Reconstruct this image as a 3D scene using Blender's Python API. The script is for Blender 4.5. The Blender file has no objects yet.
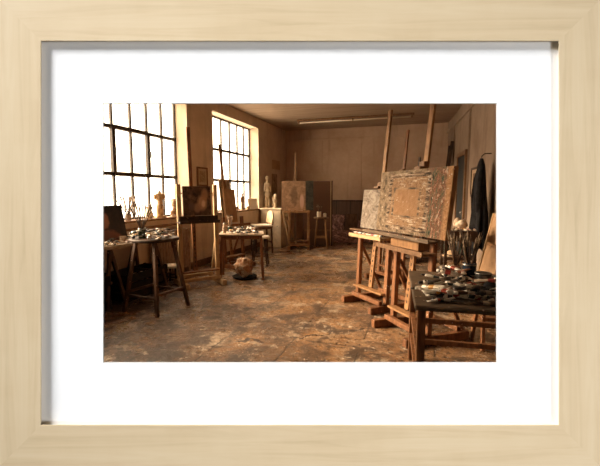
import bpy, bmesh, math, random
from math import sin, cos, pi, radians as R, atan, tan
from mathutils import Vector as V, Matrix, noise

rnd = random.Random(11)
sc = bpy.context.scene
col = sc.collection

# ------------------------------------------------------------------ materials
MATS = {}

class NT:
    def __init__(s, name):
        s.m = bpy.data.materials.new(name); s.m.use_nodes = True
        s.t = s.m.node_tree; s.n = s.t.nodes; s.l = s.t.links
        s.b = s.n['Principled BSDF']; s.out = s.n['Material Output']
        MATS[name] = s.m
    def node(s, typ, ins=None, **kw):
        n = s.n.new(typ)
        for k, v in kw.items(): setattr(n, k, v)
        for k, v in (ins or {}).items():
            if hasattr(v, 'is_output'): s.l.new(v, n.inputs[k])
            else: n.inputs[k].default_value = v
        return n
    def coord(s, which='Object', scale=(1, 1, 1), rot=(0, 0, 0), loc=(0, 0, 0)):
        c = s.node('ShaderNodeTexCoord')
        m = s.node('ShaderNodeMapping', {'Vector': c.outputs[which], 'Scale': scale, 'Rotation': rot, 'Location': loc})
        return m.outputs[0]
    def noise(s, vec, scale, detail=4, rough=.6, dist=0):
        return s.node('ShaderNodeTexNoise', {'Vector': vec, 'Scale': scale, 'Detail': detail, 'Roughness': rough, 'Distortion': dist}).outputs['Fac']
    def voro(s, vec, scale, feature='F1', out='Distance', rand=1):
        return s.node('ShaderNodeTexVoronoi', {'Vector': vec, 'Scale': scale, 'Randomness': rand}, feature=feature).outputs[out]
    def ramp(s, fac, stops, interp='LINEAR'):
        n = s.node('ShaderNodeValToRGB', {'Fac': fac}); e = n.color_ramp; e.interpolation = interp
        while len(e.elements) < len(stops): e.elements.new(.5)
        for el, (p, c) in zip(e.elements, stops):
            el.position = p
            if not hasattr(c, '__len__'): c = (c, c, c)
            el.color = (*c, 1)
        return n.outputs['Color']
    def mix(s, fac, a, b, mode='MIX'):
        n = s.node('ShaderNodeMix', data_type='RGBA', blend_type=mode)
        for i, v in ((0, fac), (6, a), (7, b)):
            if hasattr(v, 'is_output'): s.l.new(v, n.inputs[i])
            else: n.inputs[i].default_value = v if i == 0 else (*v, 1)
        return n.outputs[2]
    def math(s, op, a, b=0.0, clamp=False):
        n = s.node('ShaderNodeMath', operation=op, use_clamp=clamp)
        for i, v in ((0, a), (1, b)):
            if hasattr(v, 'is_output'): s.l.new(v, n.inputs[i])
            else: n.inputs[i].default_value = v
        return n.outputs[0]
    def fin(s, color, rough=.6, bump=None, bs=.3, bd=.01, metal=0, spec=.5):
        b = s.b
        for k, v in (('Base Color', color), ('Roughness', rough), ('Metallic', metal), ('Specular IOR Level', spec)):
            if hasattr(v, 'is_output'): s.l.new(v, b.inputs[k])
            else: b.inputs[k].default_value = (*v, 1) if k == 'Base Color' else v
        if bump is not None:
            n = s.node('ShaderNodeBump', {'Height': bump, 'Strength': bs, 'Distance': bd})
            s.l.new(n.outputs[0], b.inputs['Normal'])
        return s.m

def wood(name, c1, c2, spots=0.0, spotc=(.6, .55, .48), rough=.55, axis=2, sc_=1.0):
    t = NT(name)
    s = [14 * sc_] * 3; s[axis] = 1.6 * sc_
    v = t.coord('Object', tuple(s))
    g = t.noise(v, 2.2, 6, .65, .6)
    c = t.ramp(g, [(.3, c1), (.7, c2)])
    v2 = t.coord('Object')
    blot = t.noise(v2, 5, 3)
    c = t.mix(t.ramp(blot, [(.45, 0), (.75, .55)]), c, tuple(x * .45 for x in c1))
    if spots:
        sp = t.voro(v2, 34, out='Distance')
        gate = t.noise(v2, 9, 2)
        k = t.math('MULTIPLY', t.math('LESS_THAN', sp, t.math('MULTIPLY', t.noise(v2, 30, 1), .34)), t.math('GREATER_THAN', gate, .66 - spots * .12))
        pc = t.mix(t.noise(v2, 21, 1), spotc, (.5, .18, .1))
        c = t.mix(k, c, pc)
    return t.fin(c, rough, g, .25, .004, spec=.2)

def plain(name, c, rough=.5, metal=0, var=.25, scale=12, spec=.5):
    t = NT(name); v = t.coord('Object')
    n = t.noise(v, scale, 4)
    cc = t.ramp(n, [(.3, tuple(x * (1 - var) for x in c)), (.7, tuple(min(1, x * (1 + var)) for x in c))])
    return t.fin(cc, rough, n, .15, .004, metal, spec)

wood('easel_wood', (.11, .045, .02), (.30, .13, .055), .5, rough=.5)
wood('easel_wood_pale', (.20, .10, .042), (.38, .195, .082), .4)
wood('dark_wood', (.030, .017, .011), (.075, .040, .022), .5)
wood('bench_wood', (.06, .04, .026), (.21, .14, .085), 1.0, (.5, .42, .34), axis=0)
wood('stool_wood', (.05, .024, .013), (.13, .062, .031), .5)
wood('mid_wood', (.11, .056, .028), (.25, .135, .066), .6)
wood('pale_plank', (.42, .26, .13), (.60, .40, .22), .2)
wood('table_pale', (.36, .26, .18), (.60, .47, .34), 1.0, (.12, .08, .06), axis=1)
plain('white_paint', (.78, .70, .58), .5, var=.12)
plain('plaster_white', (.74, .62, .45), .75, var=.18, scale=7)
plain('plaster_warm', (.50, .34, .19), .75, var=.25, scale=9)
plain('bronze_plaster', (.33, .21, .12), .6, var=.3, scale=20)
plain('metal_dark', (.05, .045, .04), .4, .7)
plain('ferrule', (.26, .18, .11), .55, .5)
plain('bristle', (.06, .035, .02), .8)
plain('bristle_pale', (.30, .21, .13), .8)
plain('tin', (.32, .30, .27), .35, .85, .4, 18)
plain('dark_cloth', (.012, .011, .012), .9, var=.5, scale=14, spec=.2)
plain('dark_crate', (.018, .013, .010), .8, spec=.2)
plain('paper', (.72, .62, .48), .8, var=.12, scale=6)
plain('paper_old', (.46, .32, .19), .85, var=.12, scale=6)
plain('cap_white', (.8, .74, .64), .4, var=.05)
plain('cap_dark', (.02, .02, .02), .4)
plain('blue_jar', (.02, .035, .06), .25)
plain('green_bottle', (.025, .05, .035), .15)
plain('hat_tan', (.5, .33, .18), .8)
plain('window_steel', (.035, .022, .015), .6, .0)
plain('radiator_paint', (.30, .20, .13), .45)
plain('mat_core', (.55, .53, .50), .8, var=.05)
plain('surround_grey', (.22, .22, .22), .9, var=.02)  # dark grey of the added enclosure, limits bounce into the studio
plain('surround_floor_grey', (.08, .08, .08), .7)
plain('lamp_enamel', (.62, .50, .36), .4, var=.1)
plain('tube_glass', (.80, .70, .55), .2, var=.03)
plain('mount_cream', (.50, .38, .25), .8, var=.1)
t = NT('mat_white'); t.fin((.93, .93, .93), .9, spec=.1)
t = NT('opening_dark'); t.fin((.012, .013, .013), .6)

# tubes of oil paint: aluminium/white body with a colour band
def tube_mat(name, body, band):
    t = NT(name); c = t.node('ShaderNodeTexCoord').outputs['Object']
    x = t.node('ShaderNodeSeparateXYZ', {'Vector': c}).outputs[0]
    k = t.math('MULTIPLY', t.math('GREATER_THAN', x, .012), t.math('LESS_THAN', x, .05))
    n = t.noise(c, 45, 3)
    b = t.ramp(n, [(.3, tuple(v * .6 for v in body)), (.5, body)])
    cc = t.mix(k, b, band)
    blot = t.ramp(t.noise(c, 28, 2), [(.63, 0), (.68, 1)])
    cc = t.mix(blot, cc, tuple(v * .3 + .02 for v in band))
    return t.fin(cc, .35, n, .5, .004, .15)
TUBES = []
for i, (b, d) in enumerate([((.85, .78, .68), (.35, .06, .03)), ((.80, .72, .60), (.05, .06, .06)),
                            ((.82, .74, .60), (.55, .27, .06)), ((.14, .08, .05), (.5, .38, .26)),
                            ((.50, .40, .30), (.30, .04, .03)), ((.05, .04, .035), (.25, .2, .15)),
                            ((.30, .12, .06), (.65, .5, .35))]):
    tube_mat('paint_tube_%s' % 'abcdefg'[i], b, d); TUBES.append('paint_tube_%s' % 'abcdefg'[i])

# --- room surfaces
def plaster(name, base, dark, light):
    t = NT(name); v = t.coord('Object')
    a = t.noise(v, .7, 6, .65, .4); b = t.noise(v, 6, 5, .7)
    c = t.ramp(a, [(.3, dark), (.52, base), (.75, light)])
    c = t.mix(t.ramp(b, [(.35, .0), (.8, .5)]), c, dark)
    st = t.noise(t.coord('Object', (3, 3, .35)), 1.6, 4)
    c = t.mix(t.ramp(st, [(.55, 0), (.75, .45)]), c, tuple(x * .6 for x in dark))
    return t.fin(c, .85, b, .25, .01, spec=.25)
plaster('wall_left_lit_plaster', (.66, .52, .40), (.48, .37, .275), (.74, .60, .47))  # lightened, stands in for missing bounce light and window glow
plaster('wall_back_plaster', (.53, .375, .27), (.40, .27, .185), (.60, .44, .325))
plaster('wall_right_shaded_plaster', (.30, .215, .155), (.20, .135, .09), (.37, .28, .205))  # same plaster, darkened: the wall's shade is put into the colour
plaster('reveal_plaster', (.70, .58, .44), (.58, .45, .32), (.76, .66, .52))

t = NT('ceiling_boards'); v = t.coord('Object')
y = t.node('ShaderNodeSeparateXYZ', {'Vector': v}).outputs[1]
fr = t.math('FRACT', t.math('MULTIPLY', y, 2.2))
line = t.math('LESS_THAN', fr, .035)
g = t.noise(t.coord('Object', (.6, 7, 1)), 2, 5)
c = t.ramp(g, [(.3, (.28, .195, .13)), (.7, (.40, .29, .20))])
c = t.mix(line, c, (.16, .1, .06)); t.fin(c, .8, fr, .1, .01, spec=.25)

t = NT('wainscot_wood'); v = t.coord('Object')
x = t.node('ShaderNodeSeparateXYZ', {'Vector': v}).outputs[0]
fr = t.math('FRACT', t.math('MULTIPLY', x, 2.4)); line = t.math('LESS_THAN', fr, .05)
g = t.noise(t.coord('Object', (8, 8, 1)), 2, 5)
c = t.mix(line, t.ramp(g, [(.3, (.085, .045, .025)), (.7, (.15, .08, .045))]), (.03, .018, .01)); t.fin(c, .6, g, .2)

# floor: worn slabs, seams, cracks and dried paint
t = NT('floor_worn'); v = t.coord('Object')
a = t.noise(v, .55, 6, .62, .5); b = t.noise(v, 3.0, 8, .72, .3); d = t.noise(v, 16, 6, .7)
c = t.ramp(a, [(.36, (.060, .038, .025)), (.45, (.16, .092, .05)), (.54, (.30, .165, .08)), (.66, (.38, .26, .16))])
c = t.mix(t.ramp(b, [(.49, 0), (.57, .85)]), c, (.040, .024, .015))
c = t.mix(t.ramp(t.noise(t.coord('Object', loc=(7, 3, 0)), 2.2, 8, .8), [(.54, 0), (.60, .7)]), c, (.46, .34, .23))
c = t.mix(t.ramp(d, [(.53, 0), (.60, .8)]), c, (.06, .036, .022))
c = t.mix(t.ramp(t.noise(t.coord('Object', loc=(2, 9, 0)), 9, 5, .8), [(.59, 0), (.64, .9)]), c, (.62, .51, .38))
sx = t.node('ShaderNodeSeparateXYZ', {'Vector': v})
wob = t.math('MULTIPLY', t.math('SUBTRACT', b, .5), .03)
xx = t.math('ADD', sx.outputs[0], wob)
fx = t.math('FRACT', t.math('MULTIPLY', t.math('ADD', xx, 1.803 + 6.4), 1 / .64))
seam = t.math('MULTIPLY', t.math('LESS_THAN', fx, .022), t.math('GREATER_THAN', t.noise(v, 1.3, 3), .44))
fy = t.math('FRACT', t.math('MULTIPLY', t.math('ADD', sx.outputs[1], wob), 1 / 1.7))
seam2 = t.math('MULTIPLY', t.math('LESS_THAN', fy, .010), t.math('GREATER_THAN', t.noise(t.coord('Object', loc=(4, 4, 0)), 1.1, 3), .5))
dv = t.node('ShaderNodeMix', {0: .30, 4: v, 5: t.node('ShaderNodeTexNoise', {'Vector': v, 'Scale': 3.0, 'Detail': 5}).outputs['Color']}, data_type='VECTOR').outputs[1]
ck = t.voro(dv, 1.0, 'DISTANCE_TO_EDGE')
crack = t.math('MULTIPLY', t.math('LESS_THAN', ck, .007), t.math('GREATER_THAN', t.noise(t.coord('Object', loc=(1, 5, 0)), 1.1, 3), .55))
dk = t.math('MAXIMUM', t.math('MAXIMUM', seam, seam2), crack)
c = t.mix(t.math('MULTIPLY', dk, .85), c, (.03, .018, .011))
sp = t.voro(t.coord('Object'), 24, out='Distance')
gate = t.noise(t.coord('Object', loc=(3, 1, 0)), 1.6, 3)
k = t.math('MULTIPLY', t.math('LESS_THAN', sp, .17), t.math('GREATER_THAN', gate, .52))
c = t.mix(k, c, t.mix(t.noise(v, 13, 1), (.70, .60, .46), (.42, .17, .07)))
sp2 = t.voro(t.coord('Object', loc=(.3, .7, 0)), 11, out='Distance')
k2 = t.math('MULTIPLY', t.math('LESS_THAN', sp2, .13), t.math('GREATER_THAN', t.noise(t.coord('Object', loc=(8, 1, 0)), 1.2, 3), .5))
c = t.mix(k2, c, (.04, .028, .02))
h = t.math('SUBTRACT', t.math('ADD', b, t.math('MULTIPLY', d, .5)), t.math('MULTIPLY', dk, .8))
t.fin(c, t.ramp(b, [(.40, .16), (.60, .48)]), h, .7, .025, spec=.7)

# frosted window glass, dusty: lets the sky through and scatters a little
t = NT('window_pane')
tr = t.node('ShaderNodeBsdfTransparent', {'Color': (1.0, .97, .93, 1)})
tl = t.node('ShaderNodeBsdfTranslucent', {'Color': (.92, .86, .78, 1)})
dirt = t.ramp(t.noise(t.coord('Object', (9, 9, 1.2)), 2.0, 5), [(.35, .12), (.75, .42)])
ms = t.node('ShaderNodeMixShader', {0: dirt, 1: tr.outputs[0], 2: tl.outputs[0]})
t.l.new(ms.outputs[0], t.out.inputs[0])

# pale maple of the picture frame
t = NT('maple')
v = t.coord('Object', (1.6, 26, 26))
g = t.noise(v, 1.6, 6, .6, .8)
c = t.ramp(g, [(.30, (.54, .415, .255)), (.5, (.61, .478, .305)), (.72, (.65, .525, .35))])
fig = t.noise(t.coord('Object', (5, 3, 3)), 2, 3)
c = t.mix(t.ramp(fig, [(.4, 0), (.75, .35)]), c, (.67, .55, .37)); t.fin(c, .6, g, .03, .002, spec=.1)

# paintings -------------------------------------------------------------
def rect_dist(t, gx, gy, cx, cy, w, h, wob):
    ax = t.math('DIVIDE', t.math('ABSOLUTE', t.math('SUBTRACT', gx, cx)), w)
    ay = t.math('DIVIDE', t.math('ABSOLUTE', t.math('SUBTRACT', gy, cy)), h)
    return t.math('ADD', t.math('MAXIMUM', ax, ay), wob)

def uvxy(t):
    c = t.node('ShaderNodeTexCoord').outputs['UV']
    s = t.node('ShaderNodeSeparateXYZ', {'Vector': c})
    return c, s.outputs[0], s.outputs[1]

t = NT('abstract_frames_paint')
c0, gx, gy = uvxy(t)
vv = t.node('ShaderNodeMapping', {'Vector': c0, 'Scale': (2.0, 1, 1)}).outputs[0]
n1 = t.noise(vv, 9, 6, .75); n2 = t.noise(vv, 24, 5, .7)
strk = t.noise(t.node('ShaderNodeMapping', {'Vector': c0, 'Scale': (17, 3.2, 1)}).outputs[0], 1.6, 5, .75)
hstrk = t.noise(t.node('ShaderNodeMapping', {'Vector': c0, 'Scale': (4, 13, 1)}).outputs[0], 1.6, 5, .75)
wob = t.math('MULTIPLY', t.math('SUBTRACT', n1, .5), .22)
base = t.ramp(n1, [(.36, (0.042, 0.032, 0.021)), (.45, (0.140, 0.098, 0.059)), (.54, (0.224, 0.154, 0.095)), (.66, (0.350, 0.280, 0.203))])
right = t.ramp(strk, [(.36, (0.021, 0.020, 0.015)), (.43, (0.070, 0.081, 0.049)), (.475, (0.231, 0.119, 0.063)), (.51, (0.035, 0.035, 0.025)), (.545, (0.210, 0.070, 0.042)), (.58, (0.266, 0.154, 0.084)), (.63, (0.406, 0.336, 0.259)), (.69, (0.042, 0.038, 0.032))])
out = t.mix(t.ramp(gx, [(.66, 0), (.74, 1)]), base, right)
out = t.mix(t.ramp(gx, [(.93, 0), (.96, 1)]), out, t.ramp(n2, [(.35, (0.210, 0.098, 0.042)), (.6, (0.364, 0.203, 0.098))]))
top = t.ramp(hstrk, [(.42, (0.025, 0.018, 0.014)), (.49, (0.182, 0.115, 0.070)), (.56, (0.252, 0.175, 0.112)), (.61, (0.420, 0.350, 0.266))])
k1 = t.math('MULTIPLY', rect_dist(t, gx, gy, .46, .50, .275, .42, wob), .5)
mid = t.ramp(k1, [(.0, 0), (.445, 0), (.465, 1), (.53, 1), (.555, 0)])
inside = t.ramp(n2, [(.35, (0.112, 0.063, 0.035)), (.5, (0.231, 0.133, 0.070)), (.68, (0.294, 0.182, 0.101))])
inside = t.mix(t.ramp(hstrk, [(.54, 0), (.6, .8)]), inside, (0.462, 0.385, 0.287))
cc = t.mix(t.ramp(k1, [(.475, 1), (.50, 0)]), out, inside)
cc = t.mix(mid, cc, top)
k3 = t.math('MULTIPLY', rect_dist(t, gx, gy, .445, .49, .18, .21, t.math('MULTIPLY', wob, .4)), .5)
core = t.ramp(n1, [(.3, (0.217, 0.115, 0.056)), (.7, (0.287, 0.164, 0.084))])
ring = t.ramp(hstrk, [(.42, (0.063, 0.049, 0.035)), (.55, (0.280, 0.175, 0.098))])
cc = t.mix(t.ramp(k3, [(.54, 1), (.58, 0)]), cc, ring)
cc = t.mix(t.ramp(k3, [(.48, 1), (.50, 0)]), cc, core)
fl = t.voro(vv, 20, out='Distance')
cc = t.mix(t.math('MULTIPLY', t.math('LESS_THAN', fl, .2), t.math('GREATER_THAN', n1, .55)), cc, (.50, .43, .34))
t.fin(cc, .7, t.math('ADD', n2, strk), .9, .015, spec=.12)

def cloudy(name, stops, scale=4, dist=1.0, vert=1.0, bump=.4):
    t = NT(name); c0, gx, gy = uvxy(t)
    v = t.node('ShaderNodeMapping', {'Vector': c0, 'Scale': (1, vert, 1)}).outputs[0]
    n = t.noise(v, scale, 7, .68, dist)
    return t.fin(t.ramp(n, stops), .7, n, bump, .008, spec=.12)
cloudy('pale_abstract', [(.30, (0.041, 0.033, 0.026)), (.43, (0.163, 0.126, 0.095)), (.55, (0.258, 0.211, 0.167)), (.72, (0.354, 0.306, 0.252))], 4.5, 2.0, .8)
cloudy('dim_paint', [(.3, (.05, .03, .02)), (.5, (.17, .10, .06)), (.7, (.34, .22, .14))], 5, 1)
cloudy('umber_paint', [(.3, (.06, .03, .018)), (.5, (.14, .075, .045)), (.7, (.22, .12, .07))], 3, .5)
cloudy('mauve_paint', [(.3, (0.054, 0.036, 0.036)), (.5, (0.252, 0.144, 0.126)), (.66, (0.720, 0.432, 0.360))], 6, 1)
cloudy('back_of_canvas', [(.3, (.34, .20, .105)), (.6, (.46, .28, .155)), (.8, (.52, .34, .2))], 4, .4)
cloudy('sketch_sheet', [(.35, (.22, .15, .09)), (.55, (.42, .31, .2)), (.75, (.55, .43, .3))], 5, .8)

t = NT('portrait_paint'); c0, gx, gy = uvxy(t)
n = t.noise(c0, 9, 5)
w_ = t.math('MULTIPLY', t.math('SUBTRACT', n, .5), .5)
def ell(cx, cy, w, h):
    a = t.math('DIVIDE', t.math('SUBTRACT', gx, cx), w); b = t.math('DIVIDE', t.math('SUBTRACT', gy, cy), h)
    return t.math('MULTIPLY', t.math('ADD', t.math('SQRT', t.math('ADD', t.math('MULTIPLY', a, a), t.math('MULTIPLY', b, b))), w_), .5)
cc = t.ramp(n, [(.3, (.012, .010, .009)), (.7, (.035, .026, .022))])
cc = t.mix(t.ramp(ell(.42, .10, .42, .26), [(.40, 1), (.52, 0)]), cc, (.20, .085, .055))
cc = t.mix(t.ramp(ell(.36, .60, .19, .26), [(.38, 1), (.52, 0)]), cc, (.34, .15, .09))
cc = t.mix(t.ramp(ell(.30, .60, .07, .17), [(.3, .8), (.55, 0)]), cc, (.55, .30, .20))
t.fin(cc, .45, n, .3)

t = NT('still_life_paint'); c0, gx, gy = uvxy(t)     # dim tabletop of soft brown forms, darker to the left
n = t.noise(c0, 5, 7, .7, .6)
cc = t.ramp(n, [(.35, (.035, .022, .016)), (.5, (.10, .058, .036)), (.65, (.22, .125, .075))])
w_ = t.math('MULTIPLY', t.math('SUBTRACT', n, .5), 1.1)
for (a1, b1, w1, h1, c1) in ((.68, .42, .17, .26, (0.59, 0.35, 0.21)), (.78, .72, .12, .22, (0.48, 0.27, 0.15)), (.50, .26, .13, .16, (0.38, 0.22, 0.14)), (.72, .40, .07, .12, (0.84, 0.59, 0.38)), (.30, .30, .12, .14, (.16, .10, .07))):
    cc = t.mix(t.ramp(ell(a1, b1, w1, h1), [(.35, .8), (.6, 0)]), cc, c1)
t.fin(cc, .7, n, .4, spec=.15)
t = NT('interior_paint'); c0, gx, gy = uvxy(t)     # brown interior with an arch, a pale figure and a dark strip
n = t.noise(c0, 7, 6, .7, .8)
cc = t.ramp(n, [(.3, (.13, .07, .04)), (.55, (.27, .16, .09)), (.75, (.38, .24, .14))])
w_ = t.math('MULTIPLY', t.math('SUBTRACT', n, .5), .5)
cc = t.mix(t.ramp(ell(.40, .50, .12, .34), [(.35, .7), (.55, 0)]), cc, (.10, .06, .035))
cc = t.mix(t.ramp(ell(.64, .30, .07, .26), [(.35, .9), (.55, 0)]), cc, (.47, .29, .2))
cc = t.mix(t.ramp(gx, [(.74, 0), (.77, 1)]), cc, t.ramp(n, [(.35, (.02, .019, .014)), (.7, (.06, .052, .036))]))
t.fin(cc, .7, n, .3, spec=.15)

t = NT('rag_cloth'); v = t.coord('Object')
n = t.noise(v, 11, 5, .7, .5)
cc = t.ramp(n, [(.30, (.04, .025, .018)), (.42, (.30, .14, .06)), (.5, (.34, .17, .08)), (.58, (.55, .42, .30)), (.66, (.80, .72, .60)), (.72, (.16, .1, .07))])
t.fin(cc, .85, n, .5)
t = NT('rag_pale'); v = t.coord('Object')
n = t.noise(v, 16, 4, .6, .4)
cc = t.ramp(n, [(.35, (.12, .08, .06)), (.5, (.5, .36, .24)), (.65, (.74, .64, .5))])
t.fin(cc, .85, n, .4)

# ------------------------------------------------------------------ mesh helper
class M:
    def __init__(s): s.v = []; s.f = []; s.mi = []; s.uv = {}; s.cur = 0
    def add(s, vs, fs):
        o = len(s.v); s.v += [tuple(p) for p in vs]
        for f in fs: s.f.append([i + o for i in f]); s.mi.append(s.cur)
        return s
    def box(s, c, d, rot=None):
        c = V(c); h = V(d) / 2
        vs = [V((x * h.x, y * h.y, z * h.z)) for x in (-1, 1) for y in (-1, 1) for z in (-1, 1)]
        if rot is not None: vs = [rot @ p for p in vs]
        return s.add([p + c for p in vs], [(0, 1, 3, 2), (4, 6, 7, 5), (0, 4, 5, 1), (2, 3, 7, 6), (0, 2, 6, 4), (1, 5, 7, 3)])
    def bar(s, a, b, w, d, hint=(0, 1, 0), taper=1.0):
        a = V(a); b = V(b); z = (b - a).normalized(); hv = V(hint)
        if abs(z.dot(hv)) > .97: hv = V((1, 0, 0))
        x = hv.cross(z).normalized(); y = z.cross(x)
        vs = []
        for p, k in ((a, 1), (b, taper)):
            for i, j in ((-1, -1), (1, -1), (1, 1), (-1, 1)): vs.append(p + x * i * w * k / 2 + y * j * d * k / 2)
        return s.add(vs, [(3, 2, 1, 0), (4, 5, 6, 7), (0, 1, 5, 4), (1, 2, 6, 5), (2, 3, 7, 6), (3, 0, 4, 7)])
    def tube(s, pts, rad, n=10, flat=1.0):
        pts = [V(p) for p in pts]; rings = []
        if not hasattr(rad, '__len__'): rad = [rad] * len(pts)
        pr = None
        for i, p in enumerate(pts):
            d = (pts[min(i + 1, len(pts) - 1)] - pts[max(i - 1, 0)]).normalized()
            ref = V((0, 0, 1)) if abs(d.z) < .95 else V((1, 0, 0))
            x = ref.cross(d).normalized(); y = d.cross(x)
            rings.append([p + x * cos(2 * pi * k / n) * rad[i] + y * sin(2 * pi * k / n) * rad[i] * flat for k in range(n)])
        return s.loft(rings)
    def loft(s, rings, caps=True):
        n = len(rings[0]); vs = [p for r in rings for p in r]; fs = []
        for i in range(len(rings) - 1):
            for k in range(n):
                fs.append((i * n + k, i * n + (k + 1) % n, (i + 1) * n + (k + 1) % n, (i + 1) * n + k))
        if caps:
            fs.append(tuple(range(n - 1, -1, -1))); fs.append(tuple((len(rings) - 1) * n + k for k in range(n)))
        return s.add(vs, fs)
    def lathe(s, prof, n=20, c=(0, 0, 0), sx=1, sy=1):
        return s.loft([[V((c[0] + r * sx * cos(2 * pi * k / n), c[1] + r * sy * sin(2 * pi * k / n), c[2] + z)) for k in range(n)] for r, z in prof])
    def ell(s, c, d, rot=None, n=12):
        c = V(c); rings = []
        for i in range(1, n):
            th = pi * i / n
            ring = [V((d[0] * sin(th) * cos(2 * pi * k / (n * 2)), d[1] * sin(th) * sin(2 * pi * k / (n * 2)), -d[2] * cos(th))) for k in range(n * 2)]
            rings.append([(rot @ p if rot else p) + c for p in ring])
        return s.loft(rings)
    def grid(s, fn, nu, nv, uv=True):
        o = len(s.v)
        s.v += [tuple(fn(i / nu, j / nv)) for j in range(nv + 1) for i in range(nu + 1)]
        for j in range(nv):
            for i in range(nu):
                a = o + j * (nu + 1) + i; f = [a, a + 1, a + nu + 2, a + nu + 1]
                if uv: s.uv[len(s.f)] = [(i / nu, j / nv), ((i + 1) / nu, j / nv), ((i + 1) / nu, (j + 1) / nv), (i / nu, (j + 1) / nv)]
                s.f.append(f); s.mi.append(s.cur)
        return s
    def build(s, name, mat, parent=None, bevel=0, smooth=False, loc=(0, 0, 0), rot=(0, 0, 0), remesh=0):
        me = bpy.data.meshes.new(name)
        me.from_pydata(s.v, [], s.f)
        for m in ([mat] if isinstance(mat, str) else mat): me.materials.append(MATS[m])
        me.polygons.foreach_set('material_index', s.mi)
        if s.uv:
            u = me.uv_layers.new(name='UVMap')
            for p in me.polygons:
                if p.index in s.uv:
                    for li, q in zip(p.loop_indices, s.uv[p.index]): u.data[li].uv = q
        bm = bmesh.new(); bm.from_mesh(me)
        if not s.uv: bmesh.ops.recalc_face_normals(bm, faces=bm.faces)
        bm.to_mesh(me); bm.free()
        if smooth: me.polygons.foreach_set('use_smooth', [True] * len(me.polygons))
        me.update()
        o = bpy.data.objects.new(name, me); col.objects.link(o)
        o.location = loc; o.rotation_euler = rot
        if parent: o.parent = parent
        if remesh:
            r = o.modifiers.new('Remesh', 'REMESH'); r.mode = 'VOXEL'; r.voxel_size = remesh; r.use_smooth_shade = True
            sm = o.modifiers.new('Smooth', 'SMOOTH'); sm.iterations = 4
        if bevel:
            b = o.modifiers.new('Bevel', 'BEVEL'); b.width = bevel; b.segments = 1; b.limit_method = 'ANGLE'
        return o

def tag(o, label, cat, group=None, kind=None):
    o['label'] = label; o['category'] = cat
    if group: o['group'] = group
    if kind: o['kind'] = kind
    return o
def thing(name, label, cat, loc=(0, 0, 0), rz=0, group=None, rx=0, ry=0):
    o = bpy.data.objects.new(name, None); col.objects.link(o)
    o.empty_display_size = .1; o.location = loc; o.rotation_euler = (rx, ry, rz)
    return tag(o, label, cat, group)
def struct(o): o['kind'] = 'structure'; return o
def copy_tree(o, parent=None):
    c = o.copy(); col.objects.link(c)
    if parent: c.parent = parent
    for ch in [x for x in bpy.data.objects if x.parent == o]: copy_tree(ch, c)
    return c

# ------------------------------------------------------------------ camera
FPX, HC = 387.0, 1.4
P = atan(40 / FPX); YAW = atan(125 / FPX * cos(P))
f = V((-sin(YAW) * cos(P), cos(YAW) * cos(P), -sin(P)))
r = V((cos(YAW), sin(YAW), 0)); u = r.cross(f)
fh = V((-sin(YAW), cos(YAW), 0))
C0 = V((0, 0, HC))
cam = bpy.data.cameras.new('camera'); co = bpy.data.objects.new('camera', cam); col.objects.link(co)
cam.sensor_width = 36; cam.sensor_fit = 'HORIZONTAL'; cam.lens = FPX / 600 * 36; cam.clip_start = .05
co.matrix_world = Matrix(((r.x, u.x, -f.x, 0), (r.y, u.y, -f.y, 0), (r.z, u.z, -f.z, HC), (0, 0, 0, 1)))
sc.camera = co

# ------------------------------------------------------------------ room shell
XL, XR, YB, ZC = -4.1, .54, 11.32, 3.28
KW = tan(R(4.5))
def xr(y): return XR + (YB - y) * KW
DP = 1.0
def pl(s, d=DP): return fh * d + r * s
sA = (-4.4 - fh.x * 1.08) / r.x
pA = pl(sA, 1.08); pB = pl(1.72, 1.08)
def slab(name, poly, z0, z1, mat):
    m = M(); n = len(poly)
    m.add([(x, y, z0) for x, y in poly] + [(x, y, z1) for x, y in poly],
          [tuple(range(n - 1, -1, -1)), tuple(range(n, 2 * n))] + [(i, (i + 1) % n, n + (i + 1) % n, n + i) for i in range(n)])
    return struct(m.build(name, mat))
room = [(pA.x, pA.y), (pB.x, pB.y), (xr(pB.y) + .1, pB.y), (XR, YB), (-4.4, YB)]
slab('floor', room, -.12, 0, 'floor_worn')
slab('ceiling', room, ZC, ZC + .14, 'ceiling_boards')
W1, W2 = (2.36, 6.14), (7.0, 9.28)
ZS, ZT = .975, 3.05
m = M()
def wl(y0, y1, z0, z1): m.box((-4.25, (y0 + y1) / 2, (z0 + z1) / 2), (.3, y1 - y0, z1 - z0))
y0w = pA.y
wl(y0w, YB + .1, 0, ZS); wl(y0w, YB + .1, ZT, ZC)
for a, b in ((y0w, W1[0]), (W1[1], W2[0]), (W2[1], YB + .1)): wl(a, b, ZS, ZT)
struct(m.build('wall_left', 'wall_left_lit_plaster'))
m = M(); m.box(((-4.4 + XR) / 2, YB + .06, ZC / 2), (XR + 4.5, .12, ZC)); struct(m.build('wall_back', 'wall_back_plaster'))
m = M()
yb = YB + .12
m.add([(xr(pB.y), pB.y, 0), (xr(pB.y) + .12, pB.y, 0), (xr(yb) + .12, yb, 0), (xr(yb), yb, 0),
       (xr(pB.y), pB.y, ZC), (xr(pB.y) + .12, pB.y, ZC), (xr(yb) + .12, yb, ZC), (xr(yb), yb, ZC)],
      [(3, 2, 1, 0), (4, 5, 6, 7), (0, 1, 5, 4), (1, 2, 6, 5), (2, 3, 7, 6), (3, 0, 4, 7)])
struct(m.build('wall_right', 'wall_right_shaded_plaster'))
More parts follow.
